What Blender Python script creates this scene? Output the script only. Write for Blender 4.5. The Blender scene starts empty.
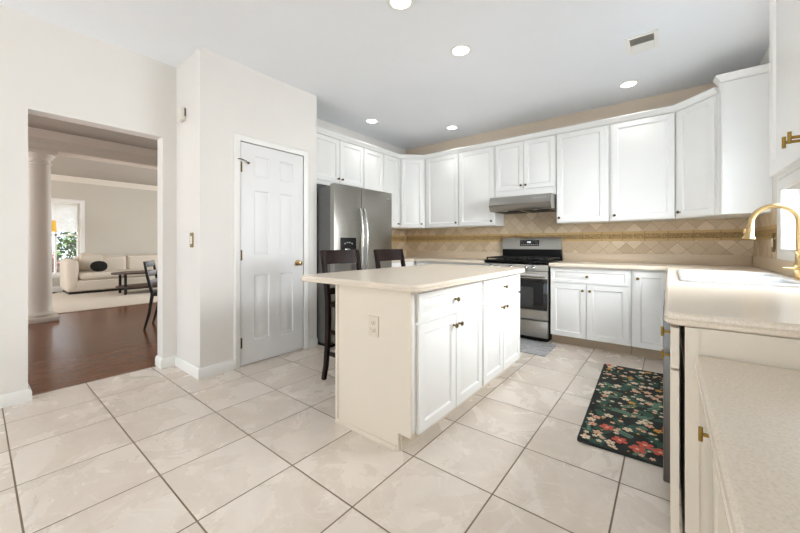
import bpy, bmesh, math, random
from mathutils import Vector, Matrix
PI = math.pi
rnd = random.Random(7)
S = bpy.context.scene
C = S.collection

# ------------------------------------------------------------------ camera, world, sun, area lights, exposure
EYE = 1.105
cam_d = bpy.data.cameras.new('camera')
cam = bpy.data.objects.new('camera', cam_d); C.objects.link(cam)
cam.location = (0, 0, EYE); cam.rotation_euler = (PI/2, 0, 0.671032)
cam_d.sensor_width = 36; cam_d.lens = 337.9/800*36
cam_d.shift_y = -22.0/800; cam_d.clip_start = .03
S.camera = cam
S.view_settings.view_transform = 'Standard'; S.view_settings.look = 'None'
S.view_settings.gamma = 1; S.view_settings.use_curve_mapping = False
S.view_settings.exposure = 0.16
S.cycles.use_denoising = True
S.cycles.max_bounces = 10; S.cycles.diffuse_bounces = 6; S.cycles.transparent_max_bounces = 12
S.cycles.sample_clamp_indirect = 6

w = bpy.data.worlds.new('sky'); S.world = w; w.use_nodes = True
bg = w.node_tree.nodes['Background']
bg.inputs['Color'].default_value = (.775, .885, 1.0, 1); bg.inputs['Strength'].default_value = 2.7

sun_d = bpy.data.lights.new('sun', 'SUN'); sun_d.energy = 27; sun_d.angle = .01; sun_d.color = (.96, .98, 1)
sun = bpy.data.objects.new('sun', sun_d); C.objects.link(sun)
sun.rotation_euler = Vector((.06, .53, -.84)).to_track_quat('-Z', 'Y').to_euler()

def area(name, loc, direction, sx, sy, energy, color=(1, 1, 1), spread=180):
    d = bpy.data.lights.new(name, 'AREA'); d.shape = 'RECTANGLE'; d.size = sx; d.size_y = sy
    d.energy = energy; d.color = color; d.spread = math.radians(spread)
    o = bpy.data.objects.new(name, d); C.objects.link(o); o.location = loc
    o.rotation_euler = Vector(direction).to_track_quat('-Z', 'Y').to_euler(); return o
area('fill_patio', (-1.5, -3.45, 1.15), (0, 1, .4), 3.4, 2.1, 8, (.90, .955, 1))  # added unseen area light at the rear opening, fills the kitchen
#area('daylight_nook_window', (.62, -2.2, 1.45), (-1, .25, .05), 1.6, 1.4, 25, (.90, .955, 1))
area('daylight_sink_window', (.80, 2.89, 1.60), (-1, 0, -.45), 1.38, 1.0, 40, (.95, .98, 1), 118)
area('fill_living_side', (-9.3, -2.4, 1.4), (0, 1, 0), 2.6, 1.7, 72, (1, .97, .92))  # added fill light, no window is known on this living room side
area('fill_dining_side', (-5.4, -2.4, 1.4), (0, 1, 0), 2.2, 1.7, 7, (1, .97, .92))  # likewise added, brightens the dining room from an invented opening
area('fill_living_end', (-8.2, 4.9, 1.4), (0, -1, 0), 3.0, 1.7, 62, (1, .97, .92))  # added fill from the opposite end, sits in a gap made for it
CAN_W = 7.5

# ------------------------------------------------------------------ materials
def lin(c):
    return tuple(((v/255)/12.92 if v/255 <= .04045 else ((v/255+.055)/1.055)**2.4) for v in c) + (1,)
class NT:
    def __init__(s, name, rough=.5, metal=0, spec=.5):
        s.m = bpy.data.materials.new(name); s.m.use_nodes = True
        s.t = s.m.node_tree; s.n = s.t.nodes; s.b = s.n['Principled BSDF']
        s.b.inputs['Roughness'].default_value = rough; s.b.inputs['Metallic'].default_value = metal
        s.b.inputs['Specular IOR Level'].default_value = spec
    def lk(s, a, b): s.t.links.new(a, b)
    def _in(s, sock, v):
        if v is None: return
        if isinstance(v, bpy.types.NodeSocket): s.lk(v, sock)
        else: sock.default_value = v
    def math(s, op, a, b=None, c=None):
        n = s.n.new('ShaderNodeMath'); n.operation = op
        s._in(n.inputs[0], a); s._in(n.inputs[1], b)
        if c is not None: s._in(n.inputs[2], c)
        return n.outputs[0]
    def mix(s, f, a, b, blend='MIX'):
        n = s.n.new('ShaderNodeMix'); n.data_type = 'RGBA'; n.blend_type = blend
        s._in(n.inputs[0], f); s._in(n.inputs[6], a); s._in(n.inputs[7], b); return n.outputs[2]
    def pos(s): return s.n.new('ShaderNodeNewGeometry').outputs['Position']
    def objc(s): return s.n.new('ShaderNodeTexCoord').outputs['Object']
    def sep(s, v):
        n = s.n.new('ShaderNodeSeparateXYZ'); s.lk(v, n.inputs[0]); return n.outputs
    def comb(s, x, y, z=0):
        n = s.n.new('ShaderNodeCombineXYZ')
        for i, v in enumerate((x, y, z)): s._in(n.inputs[i], v)
        return n.outputs[0]
    def vadd(s, a, b, op='ADD'):
        n = s.n.new('ShaderNodeVectorMath'); n.operation = op; s._in(n.inputs[0], a); s._in(n.inputs[1], b); return n.outputs[0]
    def noise(s, vec, scale, detail=3, rough=.5, dist=0):
        n = s.n.new('ShaderNodeTexNoise')
        if vec is not None: s.lk(vec, n.inputs['Vector'])
        n.inputs['Scale'].default_value = scale; n.inputs['Detail'].default_value = detail
        n.inputs['Roughness'].default_value = rough; n.inputs['Distortion'].default_value = dist
        return n.outputs[0]
    def white(s, vec):
        n = s.n.new('ShaderNodeTexWhiteNoise'); s.lk(vec, n.inputs['Vector']); return n.outputs
    def vor(s, vec, scale, feature='F1'):
        n = s.n.new('ShaderNodeTexVoronoi'); n.feature = feature
        if vec is not None: s.lk(vec, n.inputs['Vector'])
        n.inputs['Scale'].default_value = scale; return n.outputs[0]
    def ramp(s, f, stops):
        n = s.n.new('ShaderNodeValToRGB'); s.lk(f, n.inputs[0]); r = n.color_ramp
        while len(r.elements) < len(stops): r.elements.new(.5)
        for e, (p, c) in zip(r.elements, stops): e.position = p; e.color = c
        return n.outputs[0]
    def step(s, f, lo, hi):
        n = s.n.new('ShaderNodeMapRange'); s._in(n.inputs[0], f)
        n.inputs[1].default_value = lo; n.inputs[2].default_value = hi; return n.outputs[0]
    def base(s, c): s._in(s.b.inputs['Base Color'], c)
    def rough(s, c): s._in(s.b.inputs['Roughness'], c)
    def bump(s, h, strength=.2, dist=.01):
        n = s.n.new('ShaderNodeBump'); n.inputs['Strength'].default_value = strength
        n.inputs['Distance'].default_value = dist; s.lk(h, n.inputs['Height']); s.lk(n.outputs[0], s.b.inputs['Normal'])

def paint(name, col, rough=.5, var=.03, scale=6, bump=.03, metal=0, spec=.5):
    t = NT(name, rough, metal, spec); c = lin(col)
    n = t.noise(t.objc(), scale, 3)
    d = tuple(v*(1-var) for v in c[:3]) + (1,); e = tuple(min(1, v*(1+var)) for v in c[:3]) + (1,)
    t.base(t.ramp(n, [(.3, d), (.7, e)]))
    if bump: t.bump(t.noise(t.objc(), 180, 2), bump, .002)
    return t.m

M = {}
M['wall'] = paint('wall_paint_cream', (231, 228, 223), .7, .015, 2, .05)
M['wall_tan'] = paint('back_wall_tan', (220, 204, 184), .7, .015, 2, .05)  # tan tone for the back wall, darker than the cream
M['ceil'] = paint('ceiling_paint', (238, 241, 245), .8, .01, 2, .06)
M['trim'] = paint('trim_paint_white', (238, 237, 233), .35, .01, 5, .01)
M['cab'] = paint('cabinet_white', (240, 240, 238), .32, .01, 5, .01)
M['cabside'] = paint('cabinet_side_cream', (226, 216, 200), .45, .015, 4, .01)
M['door'] = paint('door_white', (230, 230, 230), .4, .01, 4, .01)
M['brass'] = paint('antique_brass', (128, 106, 66), .35, .1, 40, 0, metal=1)
M['oldgold'] = paint('aged_gold', (150, 120, 58), .35, .1, 40, 0, metal=1)
M['gold'] = paint('brushed_gold', (200, 172, 124), .28, .04, 40, 0, metal=1)
M['bronze'] = paint('dark_bronze', (92, 74, 48), .35, .1, 40, 0, metal=1)
M['black'] = paint('black_plastic', (11, 11, 12), .4, .1, 8, 0, spec=.2)
M['iron'] = paint('cast_iron', (20, 20, 21), .55, .2, 30, .1)
M['darkwood'] = paint('espresso_wood', (34, 20, 17), .5, .15, 14, .04, spec=.2)
M['blackwood'] = paint('black_wood', (16, 14, 13), .55, .15, 14, .04)
M['walnut'] = paint('walnut_slat', (74, 54, 43), .5, .15, 14, .04)
M['fridgeside'] = paint('fridge_side_grey', (92, 92, 90), .5, .05, 8, .03)
M['chrome'] = paint('satin_chrome', (205, 205, 203), .22, .02, 20, 0, metal=1)
M['porcelain'] = paint('white_sink_enamel', (226, 228, 230), .15, .005, 4, 0)
M['plastic'] = paint('white_plastic', (232, 228, 218), .4, .01, 10, 0)
M['toe'] = paint('toe_kick_tan', (176, 158, 136), .6, .04, 6, .02)
M['sofa'] = paint('cream_boucle', (214, 204, 190), .95, .06, 60, .5)
M['cushion'] = paint('cream_cushion', (206, 196, 180), .95, .05, 60, .4)
M['darkcush'] = paint('black_velvet', (24, 24, 22), .9, .15, 40, .3)
M['rugcream'] = paint('cream_wool_rug', (214, 204, 190), .95, .06, 40, .4)
M['col'] = paint('column_white', (222, 214, 202), .5, .01, 3, .02)
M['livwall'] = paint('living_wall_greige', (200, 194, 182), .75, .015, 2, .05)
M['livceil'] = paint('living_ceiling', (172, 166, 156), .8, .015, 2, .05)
M['leaf'] = paint('leaf_green', (66, 92, 44), .6, .25, 3, 0)
M['leafdark'] = paint('leaf_dark_green', (38, 60, 38), .6, .25, 3, 0)
M['leafpink'] = paint('leaf_pink', (150, 104, 94), .6, .2, 3, 0)
M['bark'] = paint('bark', (84, 66, 52), .9, .2, 12, .4)
M['mulch'] = paint('garden_ground', (104, 92, 78), .95, .2, 6, .4)
M['dark'] = paint('dark_gap', (30, 27, 24), .8, .05, 5, 0)

def steel(name, col, rough):
    t = NT(name, rough, 1); c = lin(col)
    sx = t.sep(t.objc()); v = t.comb(t.math('MULTIPLY', sx[0], 4), t.math('MULTIPLY', sx[1], 4), t.math('MULTIPLY', sx[2], 260))
    n = t.noise(v, 1, 2)
    t.base(t.ramp(n, [(.3, tuple(k*.9 for k in c[:3])+(1,)), (.7, c)]))
    t.rough(t.math('MULTIPLY_ADD', n, .12, rough-.06)); return t.m
M['steel'] = steel('brushed_stainless', (178, 176, 170), .32)
M['fridge'] = steel('fridge_stainless', (160, 157, 150), .3)
M['dwsteel'] = steel('dishwasher_stainless', (112, 110, 107), .38)

def counter_mat():
    t = NT('speckled_beige_laminate', .27)
    o = t.objc(); n = t.noise(o, 220, 3); k = t.noise(o, 9, 3)
    c = t.ramp(n, [(.30, lin((216, 201, 181))), (.5, lin((227, 215, 198))), (.72, lin((232, 222, 207)))])
    t.base(t.mix(t.math('MULTIPLY', k, .25), c, lin((217, 203, 184)))); return t.m
M['counter'] = counter_mat()
M['lip'] = paint('laminate_upstand_shaded', (212, 193, 168), .35, .04, 60, .01)  # counter laminate again, with the upstand's shade put into a darker tan
M['almond'] = paint('almond_plastic', (224, 213, 196), .4, .01, 10, 0)
M['duct'] = paint('vent_duct_grey', (150, 147, 138), .7, .05, 8, 0)

def tile_mat():
    t = NT('beige_marbled_floor_tile', .3)
    p = t.sep(t.pos()); TX, TY, OX, OY = .4319, .4360, -3.2009, .5532
    a = t.math('DIVIDE', t.math('SUBTRACT', p[0], OX), TX); b = t.math('DIVIDE', t.math('SUBTRACT', p[1], OY), TY)
    fa, fb = t.math('FRACT', a), t.math('FRACT', b)
    ea = t.math('MINIMUM', fa, t.math('SUBTRACT', 1, fa)); eb = t.math('MINIMUM', fb, t.math('SUBTRACT', 1, fb))
    e = t.math('MINIMUM', ea, eb)
    g = t.step(e, .0065, .0095)
    cell = t.comb(t.math('FLOOR', a), t.math('FLOOR', b))
    wn = t.white(cell)
    v = t.vadd(t.pos(), t.vadd(wn[1], (7, 7, 7), 'MULTIPLY'))
    n1 = t.noise(v, 2.6, 7, .62, .6); n2 = t.noise(v, 3.2, 6, .55, 1.4)
    vein = t.step(t.math('ABSOLUTE', t.math('SUBTRACT', n2, .5)), .011, .0)
    c = t.ramp(n1, [(.28, lin((212, 199, 185))), (.5, lin((224, 213, 201))), (.74, lin((231, 222, 212)))])
    c = t.mix(t.math('MULTIPLY', vein, .5), c, lin((238, 232, 224)))
    c = t.mix(t.math('MULTIPLY', wn[0], .22), c, lin((213, 201, 188)))
    t.base(t.mix(g, lin((122, 106, 88)), c))
    t.rough(t.math('ADD', t.math('MULTIPLY', t.math('SUBTRACT', 1, g), .5), t.math('MULTIPLY_ADD', n1, .14, .2)))
    t.bump(g, .35, .002); return t.m
M['tile'] = tile_mat()

def wood_mat():
    t = NT('cherry_hardwood_planks', .2, 0, .16)
    p = t.sep(t.pos()); W = .07
    a = t.math('DIVIDE', p[0], W); row = t.math('FLOOR', a); fa = t.math('FRACT', a)
    r = t.white(t.comb(row, 3.0))[0]
    b = t.math('DIVIDE', t.math('ADD', p[1], t.math('MULTIPLY', r, 3)), .9); fb = t.math('FRACT', b)
    wn = t.white(t.comb(row, t.math('FLOOR', b)))[0]
    g = t.noise(t.comb(t.math('MULTIPLY', p[0], 40), t.math('MULTIPLY', p[1], 3), wn), 1.5, 4)
    c = t.ramp(g, [(.3, lin((92, 50, 24))), (.7, lin((134, 80, 42)))])
    c = t.mix(t.math('MULTIPLY', wn, .45), c, lin((100, 54, 26)))
    e = t.math('MINIMUM', t.math('MULTIPLY', t.math('MINIMUM', fa, t.math('SUBTRACT', 1, fa)), W), t.math('MULTIPLY', t.math('MINIMUM', fb, t.math('SUBTRACT', 1, fb)), .9))
    k = t.step(e, .0004, .0022)
    t.base(t.mix(k, lin((48, 22, 12)), c)); t.bump(t.math('ADD', k, t.math('MULTIPLY', t.noise(t.pos(), 9, 2), .8)), .12, .002); return t.m
M['wood'] = wood_mat()

def splash_mat(axis):
    t = NT('tumbled_travertine_diamonds_' + axis, .45)
    p = t.sep(t.pos()); u = p[0] if axis == 'x' else p[1]; z = t.math('SUBTRACT', p[2], 1.199)
    D = .150
    a = t.math('DIVIDE', t.math('ADD', u, z), D); b = t.math('DIVIDE', t.math('SUBTRACT', u, z), D)
    fa, fb = t.math('FRACT', a), t.math('FRACT', b)
    e = t.math('MINIMUM', t.math('MINIMUM', fa, t.math('SUBTRACT', 1, fa)), t.math('MINIMUM', fb, t.math('SUBTRACT', 1, fb)))
    g = t.step(e, .008, .026)
    wn = t.white(t.comb(t.math('FLOOR', a), t.math('FLOOR', b)))[0]
    n = t.noise(t.pos(), 22, 5)
    c = t.ramp(wn, [(0, lin((188, 166, 136))), (.5, lin((206, 186, 156))), (1, lin((224, 207, 180)))])
    c = t.mix(t.math('MULTIPLY', n, .45), c, lin((192, 170, 139)))
    t.base(t.mix(g, lin((166, 146, 116)), c)); t.bump(t.math('ADD', g, t.math('MULTIPLY', n, .4)), .4, .003); return t.m
M['splash_x'] = splash_mat('x'); M['splash_y'] = splash_mat('y')
def border_mat(axis):
    t = NT('carved_gold_border_' + axis, .45)
    p = t.sep(t.pos()); u = p[0] if axis == 'x' else p[1]
    q = t.comb(u, p[2], 0)
    v = t.vor(q, 60); n = t.noise(q, 45, 3, .6, 2.0)
    k = t.math('MULTIPLY', t.step(t.math('ABSOLUTE', t.math('SUBTRACT', n, .5)), .09, .02), t.step(t.math('ABSOLUTE', t.math('SUBTRACT', p[2], 1.199)), .030, .026))
    seg = t.math('FRACT', t.math('DIVIDE', u, .205)); sg = t.step(t.math('MINIMUM', seg, t.math('SUBTRACT', 1, seg)), .012, .02)
    c = t.mix(k, lin((194, 164, 112)), lin((128, 98, 58)))
    t.base(t.mix(sg, lin((150, 122, 80)), c)); t.bump(t.math('SUBTRACT', 1, k), .5, .004); return t.m
M['border_x'] = border_mat('x'); M['border_y'] = border_mat('y')

def emit(name, col, s):
    t = NT(name); t.base((0.8, .8, .8, 1)); t.b.inputs['Emission Color'].default_value = col; t.b.inputs['Emission Strength'].default_value = s; return t.m
M['canlens'] = emit('can_light_lens', (1, .97, .92, 1), 5)
M['digits'] = emit('clock_digits', (.85, .95, 1, 1), 1.6)
M['icons'] = emit('dispenser_icons', (.8, .85, .9, 1), .15)
M['shade'] = None
def shade_mat():
    t = NT('yellow_lamp_shade', .8); t.base(lin((226, 176, 66))); t.b.inputs['Emission Color'].default_value = lin((240, 190, 80)); t.b.inputs['Emission Strength'].default_value = .35; return t.m
M['shade'] = shade_mat()
def glass_mat(tint=(1, 1, 1, 1), refl=.08):
    m = bpy.data.materials.new('window_glass'); m.use_nodes = True; t = m.node_tree; n = t.nodes; n.clear()
    o = n.new('ShaderNodeOutputMaterial'); a = n.new('ShaderNodeBsdfTransparent'); a.inputs[0].default_value = tint
    b = n.new('ShaderNodeBsdfGlossy'); b.inputs['Roughness'].default_value = .02; x = n.new('ShaderNodeMixShader'); x.inputs[0].default_value = refl
    t.links.new(a.outputs[0], x.inputs[1]); t.links.new(b.outputs[0], x.inputs[2]); t.links.new(x.outputs[0], o.inputs[0]); return m
M['glass'] = glass_mat()
def blind_mat():
    t = NT('white_cellular_shade', .9); t.base(lin((226, 224, 218)))
    t.b.inputs['Transmission Weight'].default_value = 0
    tr = t.n.new('ShaderNodeBsdfTranslucent'); tr.inputs[0].default_value = (.95, .94, .92, 1); mx = t.n.new('ShaderNodeMixShader'); mx.inputs[0].default_value = .8
    out = t.n['Material Output']; t.lk(t.b.outputs[0], mx.inputs[1]); t.lk(tr.outputs[0], mx.inputs[2]); t.lk(mx.outputs[0], out.inputs[0]); return t.m
M['blind'] = blind_mat()
def ovenglass():
    t = NT('black_oven_glass', .06); t.base((.006, .006, .007, 1)); return t.m
M['ovenglass'] = ovenglass()
def stone_mat():
    t = NT('grey_marbled_mat', .6); n = t.noise(t.objc(), 9, 6, .6, 2)
    t.base(t.ramp(n, [(.3, lin((120, 120, 122))), (.5, lin((160, 160, 161))), (.7, lin((196, 196, 196)))])); return t.m
M['greymat'] = stone_mat()
RUG = [paint('rug_charcoal_green', (30, 36, 32), .85, .15, 30, .2), paint('rug_cream', (224, 208, 184), .85, .06, 60, .2), paint('rug_coral', (206, 92, 76), .85, .12, 60, .2),
       paint('rug_mustard', (206, 158, 74), .85, .08, 60, .2), paint('rug_teal_leaf', (50, 84, 70), .85, .12, 60, .2), paint('rug_blush', (222, 176, 150), .85, .08, 60, .2), paint('rug_sage', (96, 128, 108), .85, .1, 60, .2)]

# ------------------------------------------------------------------ mesh helpers
def nb(): return bmesh.new()
def box(bm, x0, x1, y0, y1, z0, z1, bev=0, seg=2):
    r = bmesh.ops.create_cube(bm, size=1)
    vs = r['verts']
    for v in vs:
        v.co = Vector(((x0+x1)/2+v.co.x*(x1-x0), (y0+y1)/2+v.co.y*(y1-y0), (z0+z1)/2+v.co.z*(z1-z0)))
    if bev:
        es = list({e for v in vs for e in v.link_edges})
        bmesh.ops.bevel(bm, geom=es, offset=bev, segments=seg, affect='EDGES', profile=.5)
def loft(bm, rings, closed=True, caps=True):
    R = [[bm.verts.new(p) for p in r] for r in rings]
    n = len(R[0])
    for a, b in zip(R, R[1:]):
        for i in range(n if closed else n-1):
            try: bm.faces.new((a[i], a[(i+1) % n], b[(i+1) % n], b[i]))
            except ValueError: pass
    if caps:
        for r in (R[0], R[-1]):
            try: bm.faces.new(r)
            except ValueError: pass
    return R
def fixn(bm): bmesh.ops.recalc_face_normals(bm, faces=bm.faces[:])
def tube(bm, pts, r, seg=12, caps=True):
    pts = [Vector(p) for p in pts]; rs = r if isinstance(r, (list, tuple)) else [r]*len(pts)
    up = None; rings = []
    for i, p in enumerate(pts):
        t = (pts[min(i+1, len(pts)-1)]-pts[max(i-1, 0)]).normalized()
        if up is None:
            up = Vector((0, 0, 1)) if abs(t.z) < .9 else Vector((1, 0, 0))
        a = (up-t*up.dot(t)).normalized(); b = t.cross(a); up = a
        rings.append([p+(a*math.cos(2*PI*k/seg)+b*math.sin(2*PI*k/seg))*rs[i] for k in range(seg)])
    loft(bm, rings, True, caps)
def lathe(bm, prof, c=(0, 0, 0), seg=24, axis='z'):
    rings = []
    for r, h in prof:
        ring = []
        for k in range(seg):
            x, y = max(r, 1e-4)*math.cos(2*PI*k/seg), max(r, 1e-4)*math.sin(2*PI*k/seg)
            p = {'z': (x, y, h), 'y': (x, h, y), 'x': (h, x, y)}[axis]
            ring.append(Vector(p)+Vector(c))
        rings.append(ring)
    loft(bm, rings)
def prism(bm, poly, z0, z1):
    loft(bm, [[(x, y, z0) for x, y in poly], [(x, y, z1) for x, y in poly]])
def bar(bm, pts, wt, wy):
    """rectangular section bar following pts in a vertical x-z plane: wt across the run, wy along y"""
    pts = [Vector(p) for p in pts]; rings = []
    for i, p in enumerate(pts):
        t = (pts[min(i+1, len(pts)-1)]-pts[max(i-1, 0)]).normalized()
        a = Vector((t.z, 0, -t.x)).normalized(); b = Vector((0, 1, 0))
        w_ = wt[i] if isinstance(wt, (list, tuple)) else wt
        rings.append([p+a*w_/2*sx+b*wy/2*sy for sx, sy in ((-1, -1), (1, -1), (1, 1), (-1, 1))])
    loft(bm, rings)
def sweep(bm, path, prof, closed=False):
    """closed profile [(out, z)] along a 2-D path; 'out' is to the right of the travel direction"""
    n = len(path); P = [Vector(p) for p in path]; rings = []
    for i in range(n):
        if closed: d1 = (P[i]-P[i-1]).normalized(); d2 = (P[(i+1) % n]-P[i]).normalized()
        else:
            d1 = (P[i]-P[i-1]).normalized() if i else (P[1]-P[0]).normalized()
            d2 = (P[i+1]-P[i]).normalized() if i < n-1 else d1
        n1, n2 = Vector((d1.y, -d1.x)), Vector((d2.y, -d2.x))
        m = (n1+n2)/max(.2, 1+n1.dot(n2))
        rings.append([(P[i].x+m.x*o, P[i].y+m.y*o, z) for o, z in prof])
    if closed: rings.append(rings[0])
    loft(bm, rings, True, not closed)
    if closed: bmesh.ops.remove_doubles(bm, verts=bm.verts[:], dist=1e-6)
def obj(name, bm, mat, parent=None, loc=None, rot=None, sharp=35, smooth=True):
    fixn(bm); me = bpy.data.meshes.new(name); bm.to_mesh(me); bm.free()
    for m in (mat if isinstance(mat, list) else [mat]): me.materials.append(m)
    if smooth:
        me.polygons.foreach_set('use_smooth', [True]*len(me.polygons)); me.set_sharp_from_angle(angle=math.radians(sharp))
    o = bpy.data.objects.new(name, me); C.objects.link(o)
    if parent: o.parent = parent
    if loc: o.location = loc
    if rot: o.rotation_euler = rot
    return o
def tag(o, label, cat, group=None, kind=None):
    o['label'] = label; o['category'] = cat
    if group: o['group'] = group
    if kind: o['kind'] = kind
    return o
def thing(name, label, cat, loc=(0, 0, 0), rz=0, group=None, kind=None):
    o = bpy.data.objects.new(name, None); C.objects.link(o); o.location = loc; o.rotation_euler = (0, 0, rz); o.empty_display_size = .1
    return tag(o, label, cat, group, kind)
def struct(name, bm, mat, label, cat):
    return tag(obj(name, bm, mat), label, cat, None, 'structure')
def text(name, s, size, mat, parent, loc, rot, depth=.0006):
    cu = bpy.data.curves.new(name, 'FONT'); cu.body = s; cu.size = size; cu.extrude = depth; cu.align_x = 'CENTER'; cu.align_y = 'CENTER'
    tmp = bpy.data.objects.new('tmp', cu); C.objects.link(tmp); dg = bpy.context.evaluated_depsgraph_get(); dg.update()
    me = bpy.data.meshes.new_from_object(tmp.evaluated_get(dg)); bpy.data.objects.remove(tmp)
    me.materials.clear(); me.materials.append(mat)
    o = bpy.data.objects.new(name, me); C.objects.link(o); o.parent = parent; o.location = loc; o.rotation_euler = rot; return o

# ------------------------------------------------------------------ structure
XL, XR, YB, YF, H = -3.54, .645, 4.62, -3.6, 2.73
T = .14
bm = nb(); box(bm, XL-.105, XR+.2, YF-.2, YB+.2, -.1, 0); struct('floor', bm, M['tile'], 'beige marbled square tile floor of the kitchen', 'floor')
bm = nb(); box(bm, -11.4, XL-.105, -2.7, 5.2, -.1, 0); struct('floor_dining', bm, M['wood'], 'glossy reddish brown hardwood floor beyond the wall opening', 'floor')
bm = nb(); box(bm, XL-T, XR+.2, YF-.2, YB+.2, H, H+.1); struct('ceiling', bm, M['ceil'], 'white painted kitchen ceiling with recessed lights', 'ceiling')
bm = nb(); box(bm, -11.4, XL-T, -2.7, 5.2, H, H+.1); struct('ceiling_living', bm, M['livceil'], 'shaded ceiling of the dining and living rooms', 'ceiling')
# left wall with opening
OY0, OY1, OZ = .235, 1.047, 2.065
bm = nb(); box(bm, XL-T, XL, YF, OY0, 0, H); box(bm, XL-T, XL, OY1, YB, 0, H); box(bm, XL-T, XL, OY0, OY1, OZ, H)
struct('wall_left', bm, M['wall'], 'cream wall with the wide opening to the dining room', 'wall')
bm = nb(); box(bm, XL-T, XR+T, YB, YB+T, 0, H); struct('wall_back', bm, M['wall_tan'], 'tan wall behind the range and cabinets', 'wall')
WY0, WY1, WZ0, WZ1 = 2.17, 3.61, 1.07, 2.12
bm = nb(); box(bm, XR, XR+T, YF, WY0, 0, H); box(bm, XR, XR+T, WY1, YB, 0, H); box(bm, XR, XR+T, WY0, WY1, 0, WZ0); box(bm, XR, XR+T, WY0, WY1, WZ1, H)
struct('wall_right', bm, M['wall'], 'wall holding the window over the sink', 'wall')
PX0, PX1 = -3.3, .3
bm = nb(); box(bm, XL-T, PX0, YF-T, YF, 0, H); box(bm, PX1, XR+T, YF-T, YF, 0, H); box(bm, PX0, PX1, YF-T, YF, 2.2, H)
struct('wall_rear', bm, M['wall'], 'rear kitchen wall with a glazed patio opening', 'wall')
# pantry closet
DX, DY0, DY1, DZ = -3.02, 1.496, 2.157, 2.035
PY0, PY1 = 1.155, 2.335
bm = nb()
box(bm, DX-.1, DX, PY0, DY0-.012, 0, H); box(bm, DX-.1, DX, DY1+.012, PY1, 0, H); box(bm, DX-.1, DX, DY0-.012, DY1+.012, DZ+.01, H)
box(bm, XL, DX-.1, PY0, PY0+.1, 0, H); box(bm, XL, DX-.1, PY1-.1, PY1, 0, H)
struct('wall_pantry', bm, M['wall'], 'projecting cream pantry walls around the closet door', 'wall')
# living shell
bm = nb(); LX = -11.2; LWY0, LWY1, LWZ0, LWZ1 = .78, 1.60, .40, 2.10
box(bm, LX-.14, LX, -2.6, LWY0, 0, H); box(bm, LX-.14, LX, LWY1, 5.1, 0, H); box(bm, LX-.14, LX, LWY0, LWY1, 0, LWZ0); box(bm, LX-.14, LX, LWY0, LWY1, LWZ1, H)
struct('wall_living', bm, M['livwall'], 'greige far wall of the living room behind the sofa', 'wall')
bm = nb(); box(bm, LX-.14, XL-T, -2.6, -2.46, 0, .5); box(bm, LX-.14, XL-T, -2.6, -2.46, 2.3, H); box(bm, LX-.14, -10.7, -2.6, -2.46, .5, 2.3); box(bm, -7.9, -6.6, -2.6, -2.46, .5, 2.3); box(bm, -4.2, XL-T, -2.6, -2.46, .5, 2.3); struct('wall_side', bm, M['livwall'], 'near side wall of the dining and living rooms', 'wall')  # gaps are cut only to hold the added side fill lights
bm = nb(); box(bm, LX-.14, XL-T, 4.96, 5.1, 0, .5); box(bm, LX-.14, XL-T, 4.96, 5.1, 2.3, H); box(bm, LX-.14, -9.8, 4.96, 5.1, .5, 2.3); box(bm, -6.6, XL-T, 4.96, 5.1, .5, 2.3); struct('wall_end', bm, M['livwall'], 'far side wall of the dining and living rooms', 'wall')  # gap here is made only for the added end fill light

# baseboards
BB = [(-.003, 0), (.016, 0), (.016, .062), (.010, .078), (.006, .086), (-.003, .086)]
def baseboard(name, path, label, prof=BB):
    b = nb(); sweep(b, path, [(o+.003, z) for o, z in prof]); struct(name, b, M['trim'], label, 'baseboard')
baseboard('baseboard_left', [(XL, YF+.02), (XL, OY0), (XL-T, OY0)], 'white baseboard on the wall left of the dining opening')
baseboard('baseboard_pantry', [(XL-T, OY1), (XL, OY1), (XL, PY0), (DX, PY0), (DX, DY0-.068)], 'white baseboard wrapping the corner left of pantry door')
baseboard('baseboard_fridge', [(DX, DY1+.068), (DX, PY1)], 'short white baseboard between pantry door and refrigerator')
baseboard('baseboard_living', [(LX, -2.4), (LX, 4.9)], 'white baseboard along the living room far wall', [(0, 0), (.016, 0), (.016, .1), (.006, .125), (0, .125)])
# door casing
CAS = [(0, 0), (.058, 0), (.058, .010), (.046, .017), (.014, .013), (0, .008)]
def casing(bm, y0, y1, z0, z1, x, sgn, w_=.058, bottom=False):
    """mitred frame in a y-z plane, standing out from x by sgn"""
    def ring(y, z, my, mz): return [(x+sgn*d, y+my*o, z+mz*o) for o, d in [(o*w_/.058, d) for o, d in CAS]]
    seq = [ring(y0, z0, -1, -1 if bottom else 0), ring(y0, z1, -1, 1), ring(y1, z1, 1, 1), ring(y1, z0, 1, -1 if bottom else 0)]
    if bottom: seq.append(seq[0])
    loft(bm, seq, True, not bottom)
bm = nb(); casing(bm, DY0-.008, DY1+.008, 0, DZ+.006, DX, 1); struct('trim_1', bm, M['trim'], 'white moulded casing around the pantry door', 'trim')
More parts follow.
